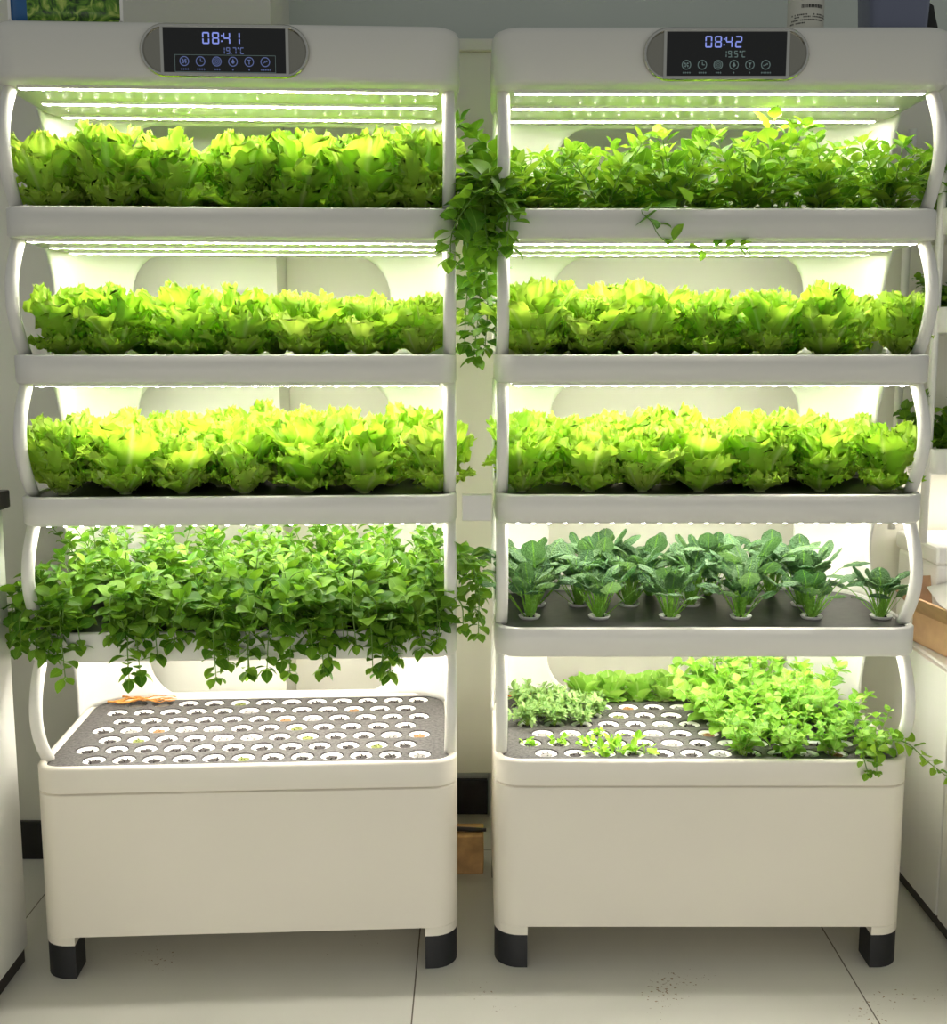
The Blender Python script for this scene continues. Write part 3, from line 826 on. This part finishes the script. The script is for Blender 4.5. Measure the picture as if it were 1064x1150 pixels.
# right bottom tray ---------------------------------------------------------------
for i in range(3): proto('pale%d' % i, herb(upstems(700+i, 8, .125, .07), 700+i, leaf=.040, wl=.37, gap=.019), 'herbl', 'stemp', 'stem')
proto('paletall', herb(upstems(710, 6, .165, .05), 710, leaf=.030, wl=.36, gap=.018), 'herbl', 'stemp', 'stem')
for i in range(2): proto('butter%d' % i, lettuce(720+i, h=.046, n=12, wid=.024, spread=1.6, low=7, ruf=.002, nu=10, nv=10, jag=.0005, waves=4), 'butter', 'core', 'crown')
for i in range(2): proto('spoon%d' % i, tatsoi(730+i, h=.062, n=10, spread=.7), 'butter', 'core', 'crown')
for i in range(2): proto('feath%d' % i, feathery(740+i), 'feather', 'stemp', 'stem')
for i in range(2): proto('seed%d' % i, herb(upstems(750+i, 4, .022, .010), 750+i, leaf=.018, wl=.3, gap=.02, start=.5, mstem=.0009), 'seedl', 'stemp', 'stem')
def hole(r_, c_): return [(x, y) for a, b_, x, y in HOLES if a == r_ and b_ == c_][0]
GB = {'pale': 'pale bushy greens on the right bottom tray'}
spots = [(nm, k, x, y) for nm, y, xs in (('front', .052, (.085, .165, .245, .318)), ('second', .15, (.07, .14, .215, .285)), ('third', .25, (.055, .125, .20, .27)), ('back', .35, (.065, .14, .215))) for k, x in enumerate(xs)]
for nm, k, x, y in spots:
    key = 'paletall' if (nm, k) in (('third', 1), ('back', 1), ('second', 2)) else 'pale%d' % rng.randrange(3)
    sc = {'front': .62, 'second': .80, 'third': .9, 'back': .95}[nm]*rng.uniform(.92, 1.06)
    place('bushy_green', key, RT, x, y, BZ, 'pale bushy green, %s from left in %s planted row, right of right tower\'s bottom tray' % (ORD[k], nm), 'leafy green', GB['pale'], sc)
for k, (r_, c_) in enumerate(((6, 2), (6, 3), (6, 4), (6, 5), (6, 6))):
    x, y = hole(r_, c_)
    x += -.005 + .004*k
    place('small_rosette', ('butter0', 'butter1', 'butter0', 'butter1', 'spoon0')[k], RT, x, y, BZ-.003, ('round-leaved pale green rosette, %s from left along the back of right bottom tray' % ORD[k]) if k < 4 else 'spoon-leaved upright green at the right end of the back rosettes', 'seedling' if k > 3 else 'lettuce', 'rosettes along the back of the right bottom tray', 1.05)
fe = [(5, 0), (5, 1), (4, 0), (4, 1), (3, 0), (4, 2), (3, 1), (5, 2), (3, 2)]
fl = ['back left', 'back middle', 'left middle', 'centre', 'front left', 'right middle', 'front middle', 'back right', 'front right']
for k, (r_, c_) in enumerate(fe):
    x, y = hole(r_, c_)
    place('feathery_herb', 'feath%d' % (k % 2), RT, x, y, BZ-.002, 'feathery grey-green herb at the %s of the clump in right bottom tray' % fl[k], 'herb', 'feathery herbs in the right bottom tray', rng.uniform(.9, 1.1)*(.75 if k > 6 else 1))
for k, (r_, c_) in enumerate(((1, 0), (1, 1), (1, 2), (0, 2), (1, 3), (0, 3), (2, 2))):
    x, y = hole(r_, c_)
    place('seedling', 'seed%d' % (k % 2), RT, x, y, BZ-.008, 'tiny bright seedling in %s row cup, %s from left, right bottom tray' % (ROWN[r_], ORD[c_]), 'seedling', 'seedlings in the right bottom tray', (.85, .95, 1.1, 1.5, 1.2, 1.6, .9)[k])
g2 = tuple(tw(RT, .335, .045, BZ))
gp = [[g2, at(1000, 832, .02), at(1020, 835, .01), at(1042, 855, -.005), at(1064, 872, -.01)],
      [g2, at(985, 840, .01), at(985, 850, -.01), at(985, 866, -.02)], [g2, at(970, 842, .0), at(975, 868, -.015)]]
world_plant('trailing_sprig', [smoothpath(rel(p, g2)) for p in gp], 760, 'dark sprig trailing over the right front corner of right tower\'s base', 'leafy green', None, g2, leaf=.026, wl=.42, gap=.016, mstem=.0014, leafm='herb')
# dry roots at the back left of both trays
def roots(T, x0, x1, y, z, label, seed, n=6):
    R = random.Random(seed); mb = MB()
    for k in range(n):
        a = R.uniform(0, .25); ph = R.uniform(0, 6); yy = y+R.uniform(-.012, .012)
        P = [(x0+(x1-x0)*(a+(1-a)*t/12), yy+.008*math.sin(ph+t*.7)-.025*max(0, .35-t/12), z+.004+.004*abs(math.sin(ph+t*.9))+.002*k/2) for t in range(13)]
        mb.tube(P, [.0022*(1-.06*t) for t in range(13)], 6)
    o = mb.obj('root_bundle', M['root']); o.location = tw(T, 0, 0, 0); o.rotation_euler = T.rotation_euler
    return tag(o, label, 'roots', 'dry roots lying on the bottom trays')
roots(LT, -.345, -.205, .392, BZ, 'dry orange roots along back left edge of left bottom tray', 1)
roots(RT, -.355, -.245, .392, BZ, 'dry orange roots along back left edge of right bottom tray', 2)

# ------------------------------------------------------------------ on the heads
def packet():
    hw, hh, ny, nx = .090, .24, 12, 12; V = []; F = []
    for s in (-1, 1):
        for j in range(ny+1):
            for i in range(nx+1):
                u = -1+2*i/nx; v = j/ny
                th = .014*(1-u**4)*(math.sin(PI*min(1, .25+v*.9))**.7 if v < .83 else 0)
                V.append((u*hw*(1-.012*(1-v)), s*(th+.0006), v*hh))
    n = (nx+1)*(ny+1)
    for s in (0, 1):
        for j in range(ny):
            for i in range(nx):
                a = s*n+j*(nx+1)+i; q = (a, a+1, a+nx+2, a+nx+1); F.append(q if s == 0 else q[::-1])
    for i in range(nx): F.append((i+1, i, n+i, n+i+1)); a = ny*(nx+1)+i; F.append((a, a+1, n+a+1, n+a))
    for j in range(ny): a = j*(nx+1); F.append((a, a+nx+1, n+a+nx+1, n+a)); a += nx; F.append((a+nx+1, a, n+a, n+a+nx+1))
    e = empty('seed_packet', tw(LT, -.265, .030, 1.686), 'leaf-printed seed packet with a blue corner standing on left tower\'s head', 'packet', None, LT.rotation_euler.z)
    obj('pouch', V, F, M['packet'], e)
    mb = MB().box(-hw-.003, hw+.003, -.0012, .0012, -.0005, .005).box(-hw-.004, -hw+.001, -.0012, .0012, 0, hh).box(hw-.001, hw+.004, -.0012, .0012, 0, hh).box(-hw, hw, -.0012, .0012, hh-.012, hh+.001)
    mb.obj('sealed_edge', M['bluebox'] if False else M['paper'], e, smooth=False)
packet()
px = at(905, 20, .12)
e = empty('bottle', (px[0], .12, 1.686), 'white bottle with small black print standing on right tower\'s head', 'bottle')
MB().lathe([(.028, 0), (.0305, .002), (.0315, .01), (.0315, .14), (.028, .152), (.014, .165), (.013, .17)], 28, capb=True, capt=True).obj('body', M['bottle'], e, sharp=50)
MB().lathe([(.016, .168), (.016, .19), (.0145, .192)], 24, capb=True, capt=True).obj('cap', M['bottle'], e, sharp=50)
mb = MB(); R_ = random.Random(3)
def ink(z, a0, a1, h, dens):
    a = a0
    while a < a1:
        wv = R_.uniform(.03, .09)
        if R_.random() < dens:
            c = [(-math.sin(t)*-.0317, -math.cos(t)*.0317) for t in (a, a+wv)]
            mb.add([(c[0][0], c[0][1], z), (c[1][0], c[1][1], z), (c[1][0], c[1][1], z+h), (c[0][0], c[0][1], z+h)], [(0, 1, 2, 3)])
        a += wv+.03
ink(.052, -.5, .75, .006, .95); ink(.040, -1.1, 1.1, .0022, .9); ink(.036, -.9, 1.1, .0022, .9); ink(.031, -1.1, .8, .0022, .9)
ink(.026, -1.2, -.3, .0022, .8)
mb.obj('label_print', M['ink'], e, smooth=False)
px = at(1003, 20, .14)
e = empty('storage_tub', (px[0], .14, 1.686), 'translucent blue tub standing beside the white bottle', 'tub')
def sq(z, hw, hd, r): return [(x, y-hd, z_) for x, y, z_ in rrect(2*hw, 2*hd, r, r, z)]
MB().loft([sq(0, .046, .04, .014), sq(.003, .05, .044, .016), sq(.10, .054, .048, .018), sq(.10, .0525, .0465, .017), sq(.006, .0485, .0425, .015)]).obj('body', M['bluebox'], e, sharp=50)
MB().loft([sq(.10, .057, .051, .02), sq(.112, .057, .051, .02), sq(.114, .054, .048, .018)]).obj('lid', M['bluebox'], e, sharp=50)
# black cloth bag slumped over the head's right end
V = []; F = []; R_ = random.Random(9); n = 16
cx, cy_ = .775, .15
prof = [(0, .015), (.034, .0), (.045, .012), (.047, .035), (.040, .062), (.024, .085), (.010, .094)]
for j, (r, z) in enumerate(prof):
    for k in range(n):
        a = 2*PI*k/n; q = r*(1+.12*math.sin(3*a+j)+.06*math.sin(5*a-2*j))
        V.append((cx+q*math.cos(a)*1.1, cy_+q*math.sin(a), 1.6865+z+(.004*math.sin(4*a) if 1 < j else 0)))
for j in range(len(prof)-1):
    for k in range(n): F.append((j*n+k, j*n+(k+1) % n, (j+1)*n+(k+1) % n, (j+1)*n+k))
F.append(tuple(range((len(prof)-1)*n, len(prof)*n)))
o = obj('cloth_bag', V, F, M['blackbag']); tag(o, 'black cloth bag slumped at the right end of right tower\'s head', 'bag')

# ------------------------------------------------------------------ gap
o = MB().box(-.0205, .0325, .016, .040, .846, .893).obj('bridging_panel', M['plastic'], smooth=False, bevel=.002)
tag(o, 'short white panel bridging the two towers level with their third shelves', 'panel')
p = at(553, 700, WB-.03)
MB().tube([(.046, WB-.03, .0), (.046, WB-.03, 1.3)], .009, 12)
o = MB().tube([(.048, WB-.024, .0), (.048, WB-.024, .75)], .010, 12).obj('conduit_pipe', M['cab'], sharp=40)
tag(o, 'thin white pipe running up the wall behind the gap between towers', 'pipe')
mb = MB(); R_ = random.Random(4)
V = [(-.06, .0, 0), (.012, .0, 0), (.014, .075, 0), (-.06, .075, 0), (-.06, -.002, .085), (.0115, -.002, .089), (.013, .075, .087), (-.06, .077, .085)]
mb.add(V, [(0, 3, 2, 1), (4, 5, 6, 7), (0, 1, 5, 4), (1, 2, 6, 5), (2, 3, 7, 6), (3, 0, 4, 7)])
o = mb.obj('wood_block', M['wood'], smooth=False, bevel=.003); o.location = (.010, .385, 0); tag(o, 'rough tan wood block on the floor in the gap between towers', 'block')
o = MB().tube([(-.06, .415, .0935), (-.01, .410, .0935), (.028, .405, .0945)], [.005, .0055, .004], 7).obj('stick', M['slab']); tag(o, 'dark stick lying on top of the wood block', 'stick')

# ------------------------------------------------------------------ cabinets at both sides
def cabinet(name, x0, x1, y0, y1, h, face, label):
    e = empty(name, ((x0+x1)/2, (y0+y1)/2, 0), label, 'cabinet')
    ox, oy = (x0+x1)/2, (y0+y1)/2
    MB().box(x0-ox, x1-ox, y0-oy, y1-oy, .03, h).obj('body', M['cab'], e, smooth=False, bevel=.004)
    MB().box(x0-ox+.006, x1-ox-.006, y0-oy+.006, y1-oy-.006, 0, .03).obj('plinth', M['slab'], e, smooth=False)
    return e
e = cabinet('storage_cabinet', .926, 1.5, -.55, .70, .535, -1, 'low white cabinet to the right of the right tower')
for (a, b_) in ((-.55, .115), (.119, .70)):
    MB().box(-.287-.012, -.287, a-.075+.002, b_-.075-.002, .04, .531).obj('side_panel', M['cab'], e, smooth=False, bevel=.002)
# left counter
e = cabinet('counter_cabinet', -1.5, -.846, -.6, .03, .868, 1, 'tall white cabinet with dark top at the left edge')
MB().box(-.327, .338, -.32, .325, .868, .900).obj('countertop', M['slab'], e, smooth=False, bevel=.003)

# things on the right cabinet
def cardbox():
    e = empty('cardboard_box', (1.10, .26, .535), 'open brown cardboard box on the white cabinet at right', 'box', None, math.radians(8))
    t = .004; hx, hy, h = .15, .13, .066
    mb = MB().box(-hx, hx, -hy, hy, 0.001, t).box(-hx, -hx+t, -hy, hy, 0.001, h).box(hx-t, hx, -hy, hy, 0.001, h).box(-hx+t, hx-t, -hy, -hy+t, 0.001, h).box(-hx+t, hx-t, hy-t, hy, 0.001, h)
    mb.obj('body', M['card'], e, smooth=False)
    def flap(P):
        V = [Vector(p) for p in P]; n = (V[1]-V[0]).cross(V[2]-V[0]).normalized()*t
        VV = V+[v+n for v in V]
        MB().add(VV, [(0, 1, 2, 3), (7, 6, 5, 4), (0, 4, 5, 1), (1, 5, 6, 2), (2, 6, 7, 3), (3, 7, 4, 0)]).obj('flap', M['card'], e, smooth=False)
    flap([(-hx, -hy, h), (-hx, hy, h), (-hx-.055, hy-.02, h+.05), (-hx-.055, -hy+.02, h+.05)])
    flap([(-hx, -hy, h), (hx, -hy, h), (hx-.01, -hy-.07, h-.035), (-hx+.01, -hy-.07, h-.035)])
    flap([(-hx, hy, h), (hx, hy, h), (hx-.02, hy+.02, h+.07), (-hx+.02, hy+.02, h+.07)])
    return e
cardbox()
V = []; F = []
for j in range(9):
    for i in range(9):
        x, y = .948+.034*i, .125+.027*j; V.append((x, y, .621+.010*math.sin(i*.8)+.006*math.sin(j*.9+i*.3)+.004*j))
for j in range(8):
    for i in range(8): a = j*9+i; F.append((a, a+1, a+10, a+9))
o = obj('paper_sheet', V, F, M['paper']); sm = o.modifiers.new('thick', 'SOLIDIFY'); sm.thickness = .0015
tag(o, 'crumpled white paper sheet lying over the open cardboard box', 'paper')
e = empty('foam_box', (1.175, .47, .535), 'white foam box with dark latch behind the cardboard box', 'box')
MB().box(-.2, .2, -.11, .11, .001, .165).obj('body', M['paper'], e, smooth=False, bevel=.008)
MB().box(-.206, .206, -.116, .116, .165, .205).obj('lid', M['paper'], e, smooth=False, bevel=.008)
MB().box(-.15, -.10, -.123, -.116, .172, .184).obj('latch', M['metal'], e, smooth=False, bevel=.002)

# white plant rack at the right edge
e = empty('plant_rack', (1.145, .47, 0), 'white plant rack standing behind the right tower at right edge', 'rack')
RZ = [1.432, 1.235, .945]
mb = MB()
for x in (-.195, .25):
    for y in (-.09, .09):
        MB().tube([(x, y, .745), (x, y, 1.62)], .009, 10).obj('post', M['tube'], e)
for z in RZ:
    R = lambda zz, i: [(x, y-.115, c) for x, y, c in rrect(.46, .23, .03, .03, zz, i)]
    MB().loft([R(z-.055, .01), R(z-.052, .004), R(z-.003, 0), R(z, .003), R(z, .009), R(z-.012, .011)]).obj('tray', M['plastic'], e, sharp=50).location = (.03, 0, 0)
lz = RZ[2]-.055
o = MB().box(-.2, .26, -.016, .0, lz-.006, lz+.001, 1); o.add([(-.19, -.013, lz-.0062), (.25, -.013, lz-.0062), (.25, -.003, lz-.0062), (-.19, -.003, lz-.0062)], [(0, 3, 2, 1)], 0)
o.obj('led_strip', [M['led'], M['plastic']], e, smooth=False)
for i in range(3): proto('rackp%d' % i, herb(upstems(800+i, 9, .11, .075)+[droopstem(random.Random(i), -1, -.4+.3*j, .07, .05, .0) for j in range(3)], 800+i, leaf=.042, wl=.38, gap=.016), 'herbd', 'stem', 'stem')
class WT:      # identity frame
    matrix_world = Matrix.Identity(4); rotation_euler = Vector((0, 0, 0))
for j, z in enumerate(RZ):
    for k, (x, y) in enumerate(((.985, .43), (1.09, .46), (1.20, .44))):
        place('potted_green', 'rackp%d' % ((j+k) % 3), WT, x, y, z-.012, 'dark leafy green, %s from left in the white rack\'s %s tray' % (ORD[k], ('top', 'middle', 'lower')[j]), 'leafy green', 'leafy greens in the white rack', (1.25, .72, 1.0)[j]*rng.uniform(.95, 1.05))
